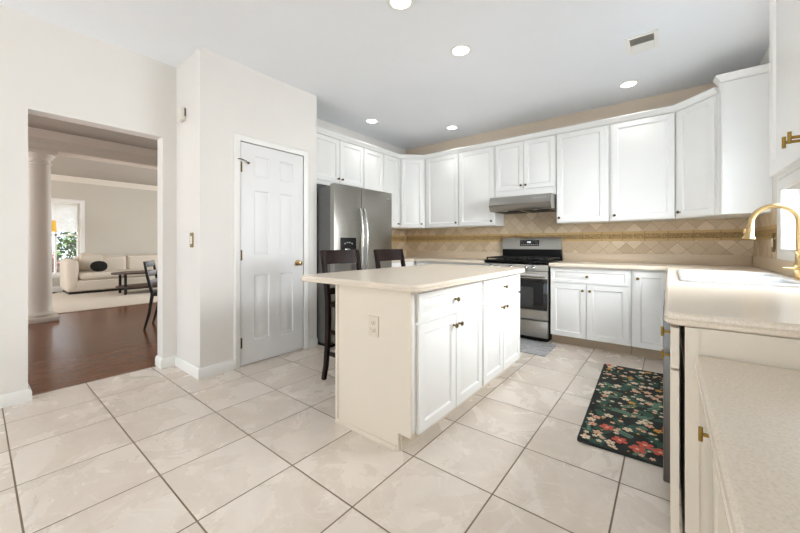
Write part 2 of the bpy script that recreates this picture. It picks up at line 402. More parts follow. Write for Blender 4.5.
# pantry door
def panel_slab(w_, h, t, panels, rec=.008, rim=.014, up=.005, slope=.02, edge=.002):
    """slab 0..w, 0..h, front at y=-t with raised panels on a grid; panels: (x0,x1,z0,z1)"""
    b = nb(); xs = sorted({0, w_} | {v for p in panels for v in p[:2]}); zs = sorted({0, h} | {v for p in panels for v in p[2:]})
    V = {}
    def vt(x, y, z):
        k = (round(x, 5), round(y, 5), round(z, 5))
        if k not in V: V[k] = b.verts.new((x, y, z))
        return V[k]
    for i in range(len(xs)-1):
        for j in range(len(zs)-1):
            x0, x1, z0, z1 = xs[i], xs[i+1], zs[j], zs[j+1]
            hit = any(p[0] <= x0+1e-6 and p[1] >= x1-1e-6 and p[2] <= z0+1e-6 and p[3] >= z1-1e-6 for p in panels)
            if not hit: b.faces.new([vt(*c) for c in ((x0, -t, z0), (x1, -t, z0), (x1, -t, z1), (x0, -t, z1))])
    for x0, x1, z0, z1 in panels:
        rings = []; k_ = min(1, .36*min(x1-x0, z1-z0)/(rim+slope)); 
        for ins, y in ((0, -t), (rim*.5, -t+rec), (rim, -t+rec), (rim+slope, -t+rec-up)):
            ins *= k_; rings.append([vt(x0+ins, y, z0+ins), vt(x1-ins, y, z0+ins), vt(x1-ins, y, z1-ins), vt(x0+ins, y, z1-ins)])
        for a, c in zip(rings, rings[1:]):
            for k in range(4): b.faces.new((a[k], a[(k+1) % 4], c[(k+1) % 4], c[k]))
        b.faces.new(rings[-1])
    for k in range(len(xs)-1):
        for z in (0, h): b.faces.new([vt(xs[k], -t, z), vt(xs[k+1], -t, z), vt(xs[k+1], 0, z), vt(xs[k], 0, z)])
    for k in range(len(zs)-1):
        for x in (0, w_): b.faces.new([vt(x, -t, zs[k]), vt(x, -t, zs[k+1]), vt(x, 0, zs[k+1]), vt(x, 0, zs[k])])
    per = [vt(x, 0, 0) for x in xs] + [vt(w_, 0, z) for z in zs[1:]] + [vt(x, 0, h) for x in xs[::-1][1:]] + [vt(0, 0, z) for z in zs[::-1][1:-1]]
    b.faces.new(per)
    return b
dr = thing('door_1', 'white six-panel pantry door with brass knob', 'door', (DX-.038, DY0, .008), PI/2, kind='structure')
dw, dh = DY1-DY0, DZ-.008
cols = [(.128, .278), (.392, .542)]; rows = [(.208, .813), (1.009, 1.600), (1.732, 1.922)]
obj('door_leaf', panel_slab(dw, dh, .035, [(a, b, c, d) for a, b in cols for c, d in rows], .007, .016, .005, .02), M['door'], dr)
bm = nb(); lathe(bm, [(0, .0), (.028, .0), (.03, -.004), (.024, -.009), (.010, -.012), (.010, -.032), (.022, -.038), (.027, -.048), (.024, -.058), (.014, -.064), (0, -.065)], (0, 0, 0), 20, 'y')
obj('door_knob', bm, M['gold'], dr, (dw-.068, -.035, .905))
for hz in (.205, 1.0, 1.80):
    bm = nb(); box(bm, -.006, .012, -.038, -.034, -.045, .045); lathe(bm, [(0, -.05), (.006, -.048), (.006, .048), (0, .05)], (-.002, -.041, 0), 10)
    obj('hinge', bm, M['bronze'], dr, (0, 0, hz))
bm = nb(); tube(bm, [(-.055, -.045, 0), (-.01, -.055, .004), (.03, -.06, -.004), (.055, -.066, -.02)], .0045, 8); lathe(bm, [(0, -.0), (.011, .002), (.011, .012), (0, .014)], (.058, -.07, -.022), 12, 'y'); lathe(bm, [(0, 0), (.010, .002), (.010, .010), (0, .012)], (-.055, -.05, 0), 12, 'y')
obj('door_stop', bm, M['bronze'], dr, (0, 0, 1.862))

# backsplash (structure)
bm = nb(); box(bm, XL+.001, XR-.001, YB-.008, YB-.0005, 1.0, 1.36); box(bm, -1.80, -1.042, YB-.008, YB-.0005, 1.36, 1.60); struct('trim_2', bm, M['splash_x'], 'diamond travertine tile backsplash on the range wall', 'backsplash')
bm = nb(); box(bm, XL+.0005, XL+.008, 3.32, YB-.009, 1.0, 1.36); struct('trim_3', bm, M['splash_y'], 'diamond tile backsplash beside the refrigerator', 'backsplash')
bm = nb(); box(bm, XR-.008, XR-.0005, 3.70, YB-.009, 1.0, 1.40); struct('trim_4', bm, M['splash_y'], 'diamond tile backsplash between corner and sink window', 'backsplash')
def border(name, a, b, axis, c, sgn, label):
    bm = nb()
    for z0, z1, d in ((1.145, 1.157, .008), (1.157, 1.241, .005), (1.241, 1.253, .008)):
        if axis == 'x': box(bm, a, b, c-d, c, z0, z1)
        else: box(bm, min(c, c+sgn*d), max(c, c+sgn*d), a, b, z0, z1)
    struct(name, bm, M['border_'+axis], label, 'tile border')
border('trim_5', XL+.02, XR-.02, 'x', YB-.0085, -1, 'carved golden border strip along the range wall backsplash')
border('trim_6', 3.32, YB-.02, 'y', XL+.0085, 1, 'carved golden border strip beside the refrigerator')
border('trim_7', 3.73, YB-.02, 'y', XR-.0085, -1, 'carved golden border strip beside the sink window')

# ------------------------------------------------------------------ windows
def window(name, label, x, sgn, y0, y1, z0, z1, mull):
    t = thing(name, label, 'window', (x, (y0+y1)/2, z0), 0, kind='structure')
    hw, h = (y1-y0)/2, z1-z0
    b = nb(); casing(b, -hw, hw, 0, h, sgn*.001, sgn, .085, True); obj('casing', b, M['trim'], t)
    b = nb(); d0, d1 = sorted((-sgn*(T-.05), -sgn*(T-.002)))
    for a0, a1, c0, c1 in ((-hw, -hw+.04, 0, h), (hw-.04, hw, 0, h), (-hw+.04, hw-.04, 0, .04), (-hw+.04, hw-.04, h-.04, h)): box(b, d0, d1, a0, a1, c0, c1)
    for kind, p in mull:
        if kind == 'v': box(b, d0, d1, p-.02, p+.02, .04, h-.04)
        else: box(b, d0, d1, -hw+.04, hw-.04, p-.02, p+.02)
    obj('window_frame', b, M['trim'], t)
    b = nb(); e0, e1 = sorted((-sgn*(T-.022), -sgn*(T-.026))); box(b, e0, e1, -hw+.041, hw-.041, .041, h-.041); obj('pane', b, M['glass'], t)
    b = nb(); s0, s1 = sorted((sgn*.024, -sgn*.03)); box(b, s0, s1, -hw-.0, hw+.0, -.012, .004, .003); obj('window_sill', b, M['trim'], t)
    return t
window('window_1', 'bright white-cased window over the sink', XR, -1, WY0, WY1, WZ0, WZ1, [('v', 0)])
win2 = window('window_2', 'double-hung living room window left of the sofa', LX, 1, LWY0, LWY1, LWZ0, LWZ1, [('h', .93), ('v', 0)])
bm = nb()
n = 26
for i in range(n):
    z1 = LWZ1-.045-i*.0238; box(bm, LX-.028, LX-.008, LWY0+.045, LWY1-.045, z1-.0225, z1, .006, 1)
box(bm, LX-.03, LX-.006, LWY0+.045, LWY1-.045, LWZ1-.045-n*.0238-.03, LWZ1-.045-n*.0238-.001, .004, 1)
tag(obj('cellular_shade', bm, M['blind']), 'white cellular shade half lowered in living room window', 'blind')
t3 = thing('window_3', 'wide glazed patio opening in the rear wall', 'window', ((PX0+PX1)/2, YF, 0), 0, kind='structure')
bm = nb(); hw = (PX1-PX0)/2
for x0, x1, z0, z1 in ((-hw, -hw+.07, 0, 2.2), (hw-.07, hw, 0, 2.2), (-.05, .05, .07, 2.13), (-hw+.07, hw-.07, 0, .07), (-hw+.07, hw-.07, 2.13, 2.2)): box(bm, x0, x1, -.1, -.04, z0, z1)
obj('window_frame', bm, M['trim'], t3)
bm = nb(); box(bm, -hw+.071, hw-.071, -.072, -.068, .071, 2.129); obj('pane', bm, M['glass'], t3)

# beam and column in the living room
BX0, BX1 = -7.27, -6.97
bm = nb(); box(bm, BX0, BX1, -2.46, 4.96, 2.46, H-.001)
cr = [(0, 2.62), (.012, 2.62), (.02, 2.635), (.06, 2.69), (.07, 2.705), (.07, H-.001), (0, H-.001)]
sweep(bm, [(BX1, 4.96), (BX1, -2.46)][::-1], cr); sweep(bm, [(BX0, 4.96), (BX0, -2.46)], cr)
for z in (2.465, 2.53): box(bm, BX1-.001, BX1+.012, -2.46, 4.96, z, z+.02)
struct('beam', bm, M['col'], 'white moulded beam carried by the round column', 'beam')
ct = thing('column', 'round white column on a square plinth beyond the opening', 'column', (-7.12, .58, 0), kind='structure')
bm = nb(); lathe(bm, [(.0, .07), (.175, .07), (.185, .085), (.185, .11), (.165, .125), (.15, .14), (.138, .16), (.136, .3), (.135, .9), (.118, 2.2), (.118, 2.26), (.130, 2.265), (.130, 2.285), (.118, 2.29), (.118, 2.33), (.135, 2.345), (.160, 2.385), (.165, 2.4), (0, 2.4)], seg=40); obj('shaft', bm, M['col'], ct)
bm = nb(); box(bm, -.19, .19, -.19, .19, 0, .07, .004); obj('plinth', bm, M['col'], ct)
bm = nb(); box(bm, -.175, .175, -.175, .175, 2.4, 2.459, .003); obj('capital', bm, M['col'], ct)
bm = nb(); sweep(bm, [(LX, -2.45), (LX, 4.95)], [(0, 2.60), (.012, 2.60), (.02, 2.62), (.07, 2.69), (.08, 2.71), (.08, H-.001), (0, H-.001)]); struct('trim_8', bm, M['col'], 'crown moulding on the living room far wall', 'trim')

# ------------------------------------------------------------------ cabinets
def knob(parent, x, z, y, mat='bronze'):
    b = nb(); lathe(b, [(0, 0), (.008, 0), (.006, -.004), (.005, -.014), (.011, -.018), (.0145, -.023), (.013, -.029), (.006, -.031), (0, -.031)], (0, 0, 0), 14, 'y')
    return obj('knob', b, M[mat], parent, (x, y, z))
def tbar(parent, x, z, y, vertical=True, reach=.02):
    b = nb(); lathe(b, [(0, 0), (.008, 0), (.0045, -.004), (.0045, -reach), (0, -reach)], (0, 0, 0), 12, 'y')
    tube(b, [(0, -reach-.003, -.017), (0, -reach-.003, .017)], .0045, 10)
    return obj('knob', b, M['oldgold'], parent, (x, y, z))
DT = .02
def leaf(parent, name, x, z, w_, h, y=0, rot=None, loc=None, inset=.052, mat='cab'):
    ins = min(inset, h*.24)
    b = panel_slab(w_, h, DT, [(ins, w_-ins, ins, h-ins)], .010, .014, .007, .022)
    return obj(name, b, M[mat], parent, loc or (x, y, z), rot)
def upper(label, x0, x1, z0, doors, wall, front, z1=2.41, group='white wall cabinets', knobs='bronze', rail=False, d=.315):
    """doors: (start, end, knob side 'l'/'r'); coordinates along the wall direction"""
    w_ = x1-x0
    if wall == 'back': t = thing('wall_cabinet', label, 'cabinet', (x0, front, z0), 0, group)
    elif wall == 'left': t = thing('wall_cabinet', label, 'cabinet', (front, x0, z0), PI/2, group)
    else: t = thing('wall_cabinet', label, 'cabinet', (front, x1, z0), -PI/2, group)
    b = nb(); box(b, .0015, w_-.0015, DT+.001, DT+d, 0, z1-z0); 
    obj('body', b, M['cab'], t)
    for a, c, side in doors:
        if wall == 'right': a, c = x1-c, x1-a
        else: a, c = a-x0, c-x0
        zb = .012 if not isinstance(side, tuple) else side[1]
        sd = side if not isinstance(side, tuple) else side[0]
        D = leaf(t, 'door', a, zb, c-a, z1-z0-zb-.008, DT)
        kx = .026 if sd == 'l' else c-a-.026
        if knobs == 'tbar': tbar(D, kx, .045, -DT, reach=.034)
        else: knob(D, kx, .045, -DT)
    return t
UZ = 1.36
FB, FL = 4.28, -3.2
upper('white two-door wall cabinet above the stainless refrigerator', 2.345, 3.25, 1.82, [(2.40, 2.822, ('r', .05)), (2.834, 3.242, ('l', .05))], 'left', FL, d=.33)
upper('narrow white wall cabinet nearest right of the refrigerator cabinet', 3.252, 3.655, UZ, [(3.262, 3.648, 'r')], 'left', FL, d=.33)
upper('narrow white wall cabinet just left of the left corner cabinet', 3.657, 4.008, UZ, [(3.667, 4.0, 'r')], 'left', FL, d=.33)
upper('white single-door wall cabinet just right of the left corner cabinet', -2.925, -2.337, UZ, [(-2.88, -2.345, 'r')], 'back', FB)
upper('white single-door wall cabinet just left of the range hood', -2.335, -1.802, UZ, [(-2.325, -1.815, 'r')], 'back', FB)
upper('short white two-door cabinet directly above the range hood', -1.80, -1.042, 1.702, [(-1.787, -1.424, ('r', .10)), (-1.418, -1.053, ('l', .10))], 'back', FB)
upper('white single-door wall cabinet just right of the range hood', -1.04, -.507, UZ, [(-1.03, -.535, 'l')], 'back', FB)
upper('white single-door wall cabinet just left of the right corner cabinet', -.505, .055, UZ, [(-.478, .045, 'l')], 'back', FB)
upper('white wall cabinet near the sink window with brass T knob', .20, 1.94, 1.355, [(1.492, 1.934, 'r'), (1.07, 1.484, 'l'), (.635, 1.06, 'l'), (.21, .627, 'r')], 'right', .31, knobs='tbar')
bm = nb(); box(bm, .335, .350, .21, 1.935, 1.315, 1.3545, .003); box(bm, .350, XR-.01, 1.92, 1.935, 1.315, 1.3545, .003)
tag(obj('light_rail', bm, M['cab']), 'white light rail under the wall cabinet nearest the window', 'moulding')
# diagonal corner cabinets
t = thing('wall_cabinet', 'diagonal white corner wall cabinet at the left end', 'cabinet', (-3.2, 4.01, UZ), 0, 'white wall cabinets')
bm = nb(); poly = [(-3.214, 4.0105), (-3.2, 4.0245), (-2.9445, 4.28), (-2.9265, 4.30), (-2.9265, 4.611), (-3.531, 4.611), (-3.531, 4.0105)]
prism(bm, [(x+3.2, y-4.01) for x, y in poly], 0, 2.41-UZ); obj('body', bm, M['cab'], t)
D = leaf(t, 'door', 0, 0, .335, 1.03, rot=(0, 0, PI/4), loc=(.0167+.0015, .0267-.0015, .012)); knob(D, .309, .045, -DT)
t = thing('wall_cabinet', 'diagonal white corner wall cabinet right of the range wall', 'cabinet', (.06, 4.28, UZ), 0, 'white wall cabinets')
bm = nb(); poly = [(.0565, 4.30), (.075, 4.285), (.340, 4.02), (.350, 3.935), (.6445, 3.935), (.6445, 4.611), (.0565, 4.611)]
prism(bm, [(x-.06, y-4.28) for x, y in poly], 0, 2.41-UZ); box(bm, .358-.06, .6445-.06, 3.924-4.28, 3.9349-4.28, .0, 1.11); box(bm, .343-.06, .6445-.06, 3.936-4.28, 4.6-4.28, 2.4101-UZ, 2.476-UZ)
obj('body', bm, M['cab'], t)
D = leaf(t, 'door', 0, 0, .345, 1.03, rot=(0, 0, -PI/4), loc=(.0235-.0015+.002, -.0035-.0015, .012)); knob(D, .026, .045, -DT)
# crown
CRN = [(-.018, 2.4105), (.003, 2.4105), (.004, 2.422), (.012, 2.432), (.028, 2.452), (.032, 2.456), (.032, 2.468), (-.018, 2.468)]
bm = nb(); sweep(bm, [(-3.2, 2.345), (-3.2, 4.01), (-2.93, 4.28), (.06, 4.28), (.333, 4.007)], CRN)
sweep(bm, [(.337, 4.02), (.346, 3.924), (.6445, 3.924)], [(o, z+.066) for o, z in CRN])
struct('trim_9', bm, M['cab'], 'white crown moulding along the tops of the wall cabinets', 'crown moulding')

# base cabinets
CZ = .86
def base(label, x0, x1, wall, front, doors, drawers, d=.56, hollow=False, endpanel=None, group='white base cabinets', kn='brass', toe_in=.055, z1=CZ, gap=.001, stile=False, reach=.02, mat='cab', name='base_cabinet', dmat='cab'):
    w_ = x1-x0
    loc, rz = {'back': ((x0, front, 0), 0), 'east': ((front, x0, 0), PI/2), 'west': ((front, x1, 0), -PI/2)}[wall]
    t = thing(name, label, 'cabinet', loc, rz, group)
    cv = (lambda a, c: (x1-c, x1-a)) if wall == 'west' else (lambda a, c: (a-x0, c-x0))
    b = nb(); y0 = DT+gap
    if hollow:
        box(b, .001, .02, y0, y0+d, .1, z1); box(b, w_-.02, w_-.001, y0, y0+d, .1, z1); box(b, .02, w_-.02, y0, y0+d, .1, .12); box(b, .02, w_-.02, y0+d-.01, y0+d, .12, z1); box(b, .02, w_-.02, y0, y0+.02, .12, .2); box(b, .02, w_-.02, y0, y0+.018, z1-.17, z1)
    else: box(b, .001, w_-.001, y0, y0+d, .1, z1)
    if stile: box(b, w_-.0009, w_+.0035, y0, y0+.032, 0, z1)
    obj('body', b, M[mat], t)
    b = nb(); box(b, .001, w_-.001, y0+toe_in, y0+d, 0, .0995); obj('toe_kick', b, M['toe'] if wall != 'east' else M['cabside'], t)
    for a, c, z0, zt, side in doors:
        a, c = cv(a, c); D = leaf(t, 'door', a, z0, c-a, zt-z0, DT, mat=dmat)
        if side: (tbar if kn == 'tbar' else knob)(D, .03 if side == 'l' else c-a-.03, zt-z0-.065, -DT, *(() if kn == 'tbar' else (kn,)))
    for a, c, z0, zt, k in drawers:
        a, c = cv(a, c); D = leaf(t, 'drawer', a, z0, c-a, zt-z0, DT, inset=.03, mat=dmat)
        if k: (tbar if kn == 'tbar' else knob)(D, (c-a)/2, (zt-z0)/2, -DT, **(dict(reach=reach) if kn == 'tbar' else dict(mat=kn)))
    return t
BF = 4.01
base('white base cabinet run left of the range behind the island', -2.90, -1.808, 'back', BF, [(-2.33, -2.075, .105, .68, 'r'), (-2.065, -1.815, .105, .68, 'l'), (-2.87, -2.34, .105, .68, 'r')], [(-2.33, -1.815, .695, .845, True), (-2.87, -2.34, .695, .845, True)])
base('white base cabinet between refrigerator and the left corner', 3.32, 4.60, 'east', -2.905, [(3.33, 3.655, .105, .68, 'r'), (3.665, 3.99, .105, .68, 'l')], [(3.33, 3.99, .695, .845, True)], d=.60)
base('white base cabinet right of the range with wide drawer over two doors', -1.038, -.288, 'back', BF, [(-1.03, -.680, .105, .68, 'r'), (-.672, -.305, .105, .68, 'l')], [(-1.03, -.305, .692, .838, True)])
base('narrow single-door white base cabinet in the right back corner', -.286, .02, 'back', BF, [(-.262, .005, .105, .838, 'l')], [])
# right run
base('white sink base cabinet with two doors past the dishwasher', 2.42, 3.98, 'west', .005, [(2.43, 2.88, .105, .68, 'r'), (2.89, 3.34, .105, .68, 'l'), (3.36, 3.93, .105, .845, None)], [(2.43, 3.34, .695, .845, False)], hollow=True)
base('white drawer and door cabinet at the near end of sink counter', 1.315, 1.79, 'west', .006, [(1.322, 1.783, .105, .722, 'l')], [(1.322, 1.783, .73, .852, True)], kn='tbar', mat='cabside', gap=.013, stile=True, d=.55, dmat='cabside')
# dishwasher
t = thing('dishwasher', 'stainless dishwasher seen edge-on under the sink counter', 'dishwasher', (0, 1.80, 0))
bm = nb(); box(bm, .035, .60, .002, .61, .10, .855); obj('body', bm, M['fridgeside'], t)
bm = nb(); box(bm, -.017, .034, .004, .608, .105, .85, .006); obj('door', bm, M['dwsteel'], t)
bm = nb(); tube(bm, [(-.045, .06, .80), (-.045, .55, .80)], .009, 10); tube(bm, [(-.017, .09, .80), (-.045, .09, .80)], .006, 8); tube(bm, [(-.017, .52, .80), (-.045, .52, .80)], .006, 8)
bm.free()
bm = nb(); box(bm, .06, .60, .004, .608, 0, .099); obj('toe_kick', bm, M['black'], t)

# counters
NOSE = [(0, .862), (.020, .862), (.026, .867), (.027, .876), (.023, .880), (.0255, .884), (.024, .893), (.018, .899), (.012, .9), (0, .9)]
def dz(prof, d): return [(o, z+d) for o, z in prof]
bm = nb()
box(bm, -1.0385, -.01+.026, 3.995, 4.617, .862, .9)
SX0, SX1, SY0, SY1 = .078, .522, 2.46, 3.34
box(bm, .016, .643, 3.34, 4.617, .862, .9); box(bm, .016, SX0, SY0, SY1, .862, .9); box(bm, SX1, .643, SY0, SY1, .862, .9); box(bm, .016, .643, 1.336, SY0, .862, .9)
sweep(bm, [(-1.0385, 3.995), (.016, 3.995), (.016, 1.350), (.020, 1.340), (.03, 1.336), (.643, 1.336)], NOSE)
ctop = thing('countertop', 'beige laminate L-shaped countertop holding the white sink', 'countertop', (0, 0, 0), group='kitchen countertops')
obj('top', bm, M['counter'], ctop)
bm = nb(); box(bm, -1.0385, .626, 4.6, 4.617, .9005, .999, .003); box(bm, .6265, .6435, 1.34, 4.617, .9005, .999, .003); obj('upstand', bm, M['lip'], ctop)
ctop2 = thing('countertop', 'beige laminate countertop left of the range and beside refrigerator', 'countertop', (0, 0, 0), group='kitchen countertops')
bm = nb(); box(bm, -3.53, -2.92, 3.32, 4.617, .862, .9); box(bm, -2.92, -1.8075, 3.995, 4.617, .862, .9)
sweep(bm, [(-2.92, 3.32), (-2.92, 3.995), (-1.8075, 3.995)], NOSE); obj('top', bm, M['counter'], ctop2)
bm = nb(); box(bm, -3.53, -1.8075, 4.6, 4.617, .9005, .999, .003); box(bm, -3.53, -3.513, 3.32, 4.599, .9005, .999, .003); obj('upstand', bm, M['lip'], ctop2)

# desk (lower counter beside the camera)
DKZ = .783
base('low cream desk cabinet with brass-pulled drawers under lower counter', -.6, 1.306, 'west', .098, [(.86, 1.29, .105, .535, 'r'), (.42, .85, .105, .535, 'l')], [(.92, 1.29, .545, .738, True), (.42, .91, .545, .738, True), (-.03, .41, .545, .738, True)], d=.51, kn='tbar', z1=.744, reach=.033, mat='cabside', dmat='cabside')
bm = nb(); box(bm, .085, .643, -.6, 1.308, .745, DKZ); sweep(bm, [(.085, 1.308), (.085, -.6)], dz(NOSE, DKZ-.9))
tag(obj('countertop', bm, M['counter']), 'lower beige desk countertop in the right foreground', 'countertop', 'kitchen countertops')

# ------------------------------------------------------------------ island
IX0, IX1, IY0, IY1 = -1.62, -1.04, 1.40, 3.05
IF = IX1
t = base('near half of the kitchen island facing the sink, with outlet end', IY0+.022, 2.262, 'east', IF, [(1.475, 1.870, .09, .672, 'r'), (1.880, 2.252, .09, .672, 'l')], [(1.475, 2.252, .690, .842, True)], d=.555, group='island cabinets')
bm = nb(); prism(bm, [(IX0-IF, 0), (-.085, 0), (-.085, .1), (-.004, .1), (-.004, CZ), (IX0-IF, CZ)], 0, .02)
for v in bm.verts: v.co = Vector((v.co.z-.021, -v.co.x, v.co.y))
box(bm, -.027, -.021, .56, .58, 0, CZ); box(bm, -.029, -.021, .096, .56, 0, .03, .002)
obj('end_panel', bm, M['cabside'], t)
base('far half of the kitchen island nearest the range', 2.264, IY1, 'east', IF, [(2.285, 2.640, .09, .672, 'r'), (2.650, 3.040, .09, .672, 'l')], [(2.285, 3.040, .690, .842, True)], d=.555, group='island cabinets')
x0, x1, y0, y1, r = -1.925, -1.0, 1.375, 3.05, .04
def rrect(x0, x1, y0, y1, r, n=6):
    P = []
    for cx_, cy_, a0 in ((x1-r, y1-r, 0), (x0+r, y1-r, 90), (x0+r, y0+r, 180), (x1-r, y0+r, 270)):
        for k in range(n+1):
            a = math.radians(a0+90*k/n); P.append((cx_+r*math.cos(a), cy_+r*math.sin(a)))
    return P
P = rrect(x0, x1, y0, y1, r); P = rrect(x0, x1, y0, y1, .10)[:7] + P[7:]
bm = nb(); prism(bm, P, .862, .9); sweep(bm, P[::1], [(o, z) for o, z in NOSE], True)
tag(obj('island_countertop', bm, M['counter']), 'beige laminate island countertop overhanging the two stools', 'countertop', 'kitchen countertops')
def outlet(label, loc, rz, plate, inner, decora=False, w_=.072, h=.115):
    t = thing('wall_outlet' if not decora else 'light_switch', label, 'outlet' if not decora else 'switch', loc, rz)
    b = nb(); box(b, -w_/2, w_/2, -.006, 0, -h/2, h/2, .002); obj('cover_plate', b, M[plate], t)
    if decora:
        b = nb(); box(b, -.017, .017, -.009, -.0061, -.033, .033, .001); obj('rocker', b, M[inner], t)
    else:
        for s in (-1, 1):
            b = nb(); box(b, -.017, .017, -.008, -.0061, s*.02-.014, s*.02+.014, .003); f = obj('receptacle', b, M[inner], t)
            b = nb(); box(b, -.009, -.006, -.0086, -.0081, s*.02-.003, s*.02+.007); box(b, .006, .009, -.0086, -.0081, s*.02-.003, s*.02+.007); box(b, -.003, .003, -.0086, -.0081, s*.02-.011, s*.02-.006); obj('slots', b, M['dark'], f)
    return t
outlet('cream duplex outlet on the island end panel', (-1.299, IY0-.0005, .645), 0, 'almond', 'almond')
outlet('brass outlet plate with cream face on tile near sink window', (XR-.0145, 3.80, 1.12), -PI/2, 'brass', 'plastic', True, .075, .145)
outlet('brass light switch plate on the wall left of pantry corner', (-3.183, PY0-.0005, 1.143), 0, 'brass', 'plastic', True, .07, .125)
# door chime box
bm = nb(); box(bm, -.045, .045, -.045, 0, -.055, .055, .01); t = thing('door_sensor', 'small white sensor box high on the wall left of pantry', 'sensor', (-3.36, PY0-.0005, 2.25)); obj('cover', bm, M['plastic'], t)
bm = nb(); box(bm, .0452, .0465, -.012, -.002, -.02, .05); obj('slot', bm, M['fridgeside'], t)

# ------------------------------------------------------------------ refrigerator
FX, FY0, FY1 = -2.75, 2.352, 3.300
t = thing('refrigerator', 'stainless side-by-side refrigerator with black dispenser', 'refrigerator', (FX, FY0, 0), PI/2)
fw = FY1-FY0; sp = .405
bm = nb(); box(bm, .004, fw-.004, .072, .77, .03, 1.735, .004); obj('body', bm, M['fridgeside'], t)
bm = nb(); box(bm, .01, fw-.01, .085, .74, 0, .029); obj('base_grille', bm, M['black'], t)
bm = nb(); box(bm, .0, sp-.003, 0, .07, .06, 1.755, .008); fd = obj('freezer_door', bm, M['fridge'], t)
bm = nb(); box(bm, sp+.003, fw, 0, .07, .06, 1.755, .008); rd = obj('refrigerator_door', bm, M['fridge'], t)
for par, x, s in ((fd, sp-.035, -1), (rd, sp+.035, 1)):
    b = nb(); pts = []
    for k in range(17):
        u = k/16; z = .72+u*.79; pts.append((x, -.012-.048*math.sin(PI*u)**.6, z))
    tube(b, pts, [.013]*17, 12); box(b, x-.013, x+.013, -.02, 0, .71, .74, .004); box(b, x-.013, x+.013, -.02, 0, 1.49, 1.52, .004)
    obj('handle', b, M['chrome'], par)
bm = nb(); box(bm, .085, .315, -.006, -.0005, .90, 1.18, .004); dp = obj('dispenser', bm, M['black'], fd)
bm = nb(); box(bm, .10, .30, -.0075, -.0062, .905, 1.08); obj('recess', bm, M['ovenglass'], dp)
bm = nb(); box(bm, .145, .215, -.016, -.0077, .99, 1.06, .002); obj('paddle', bm, M['chrome'], dp)
for k in range(4):
    b = nb(); lathe(b, [(0, -.0063), (.006, -.0063), (.006, -.0068), (0, -.0068)], (.145+.035*k, 0, 1.115+(.012 if k in (1, 2) else 0)), 10, 'y'); obj('icon', b, M['icons'], dp)
bm = nb(); lathe(bm, [(0, 0), (.016, 0), (.016, -.003), (0, -.003)], (0, 0, 0), 20, 'y')
for v in bm.verts: v.co.x *= 2.2; v.co.z *= .55
obj('badge', bm, M['chrome'], rd, (fw-.075, -.0005, 1.672))

# ------------------------------------------------------------------ range
t = thing('gas_range', 'stainless gas range with black oven glass', 'range', (-1.4225, 3.955, 0))
hw = .377
bm = nb(); box(bm, -hw, hw, .045, .64, .03, .895); obj('body', bm, M['black'], t)
bm = nb(); box(bm, -hw+.02, hw-.02, .07, .6, 0, .029); obj('base_plinth', bm, M['black'], t)
bm = nb(); loft(bm, [[(x, .044, .805), (x, .0, .805), (x, .008, .872), (x, .044, .893)] for x in (-hw, hw)]); cp = obj('control_panel', bm, M['steel'], t)
for x in (-.29, -.20, -.045, .135, .215):
    b = nb(); lathe(b, [(0, .004), (.024, .004), (.026, 0), (.0235, -.003), (.021, -.028), (.018, -.031), (0, -.031)], (0, 0, 0), 20, 'y'); box(b, -.003, .003, -.0325, -.031, -.018, .018); obj('knob', b, M['chrome'], cp, (x, .003, .838))
bm = nb(); box(bm, -hw+.003, hw-.003, 0, .044, .25, .797, .004); od = obj('oven_door', bm, M['steel'], t)
bm = nb(); box(bm, -hw+.004, hw-.004, -.004, -.0005, .362, .718, .002); og = obj('oven_glass', bm, M['ovenglass'], od)
bm = nb(); box(bm, -.22, .22, -.0048, -.0042, .40, .62); obj('oven_window', bm, paint('oven_window_tint', (58, 58, 60), .12, .1, 5, 0), og)
bm = nb(); loft(bm, [[(x, -.03, .735), (x, -.046, .742), (x, -.048, .76), (x, -.04, .775), (x, -.03, .778)] for x in (-hw+.02, hw-.02)])
for x in (-hw+.03, hw-.03): box(bm, x-.012, x+.012, -.03, 0, .745, .77)
obj('handle', bm, M['chrome'], od)
bm = nb(); box(bm, -hw+.003, hw-.003, 0, .044, .055, .24, .004); obj('drawer', bm, M['steel'], t)
bm = nb(); box(bm, -hw, hw, .01, .60, .8955, .915, .004); obj('cooktop', bm, M['black'], t)
for k, xc in enumerate((-.25, 0, .25)):
    b = nb()
    for y in (.06, .20, .34, .48, .56): box(b, xc-.118, xc+.118, y-.006, y+.006, .937, .951)
    for x in (xc-.112, xc-.04, xc+.04, xc+.112): box(b, x-.006, x+.006, .055, .565, .936, .95)
    for x in (xc-.112, xc+.112):
        for y in (.06, .56): box(b, x-.008, x+.008, y-.008, y+.008, .9155, .94)
    obj('grate', b, M['iron'], t)
for x, y in ((-.25, .15), (-.25, .44), (0, .3), (.25, .15), (.25, .44)):
    b = nb(); lathe(b, [(0, .9155), (.05, .9155), (.05, .922), (.035, .924), (.035, .93), (0, .932)], (x, y, 0), 20); obj('burner', b, M['iron'], t)
bm = nb(); box(bm, -hw, hw, .602, .65, .8955, 1.043); obj('backguard_base', bm, M['black'], t)
bm = nb(); loft(bm, [[(x, .65, 1.0435), (x, .588, 1.0435), (x, .592, 1.06), (x, .605, 1.185), (x, .612, 1.195), (x, .65, 1.195)] for x in (-hw, hw)]); bgd = obj('backguard', bm, M['steel'], t)
bm = nb()
loft(bm, [[(x, .5935, 1.085), (x, .590, 1.085), (x, .5985, 1.166), (x, .602, 1.166)] for x in (-.135, .112)]); dsp = obj('display', bm, M['ovenglass'], bgd)
text('clock', '4:01', .030, M['digits'], dsp, (-.015, .5935, 1.135), (PI/2-.105, 0, 0))
for k in range(9):
    b = nb(); box(b, -.006, .006, -.0006, 0, -.002, .002); obj('icon', b, M['icons'], dsp, (-.11+.025*k, .5912, 1.103), (-.105, 0, 0))
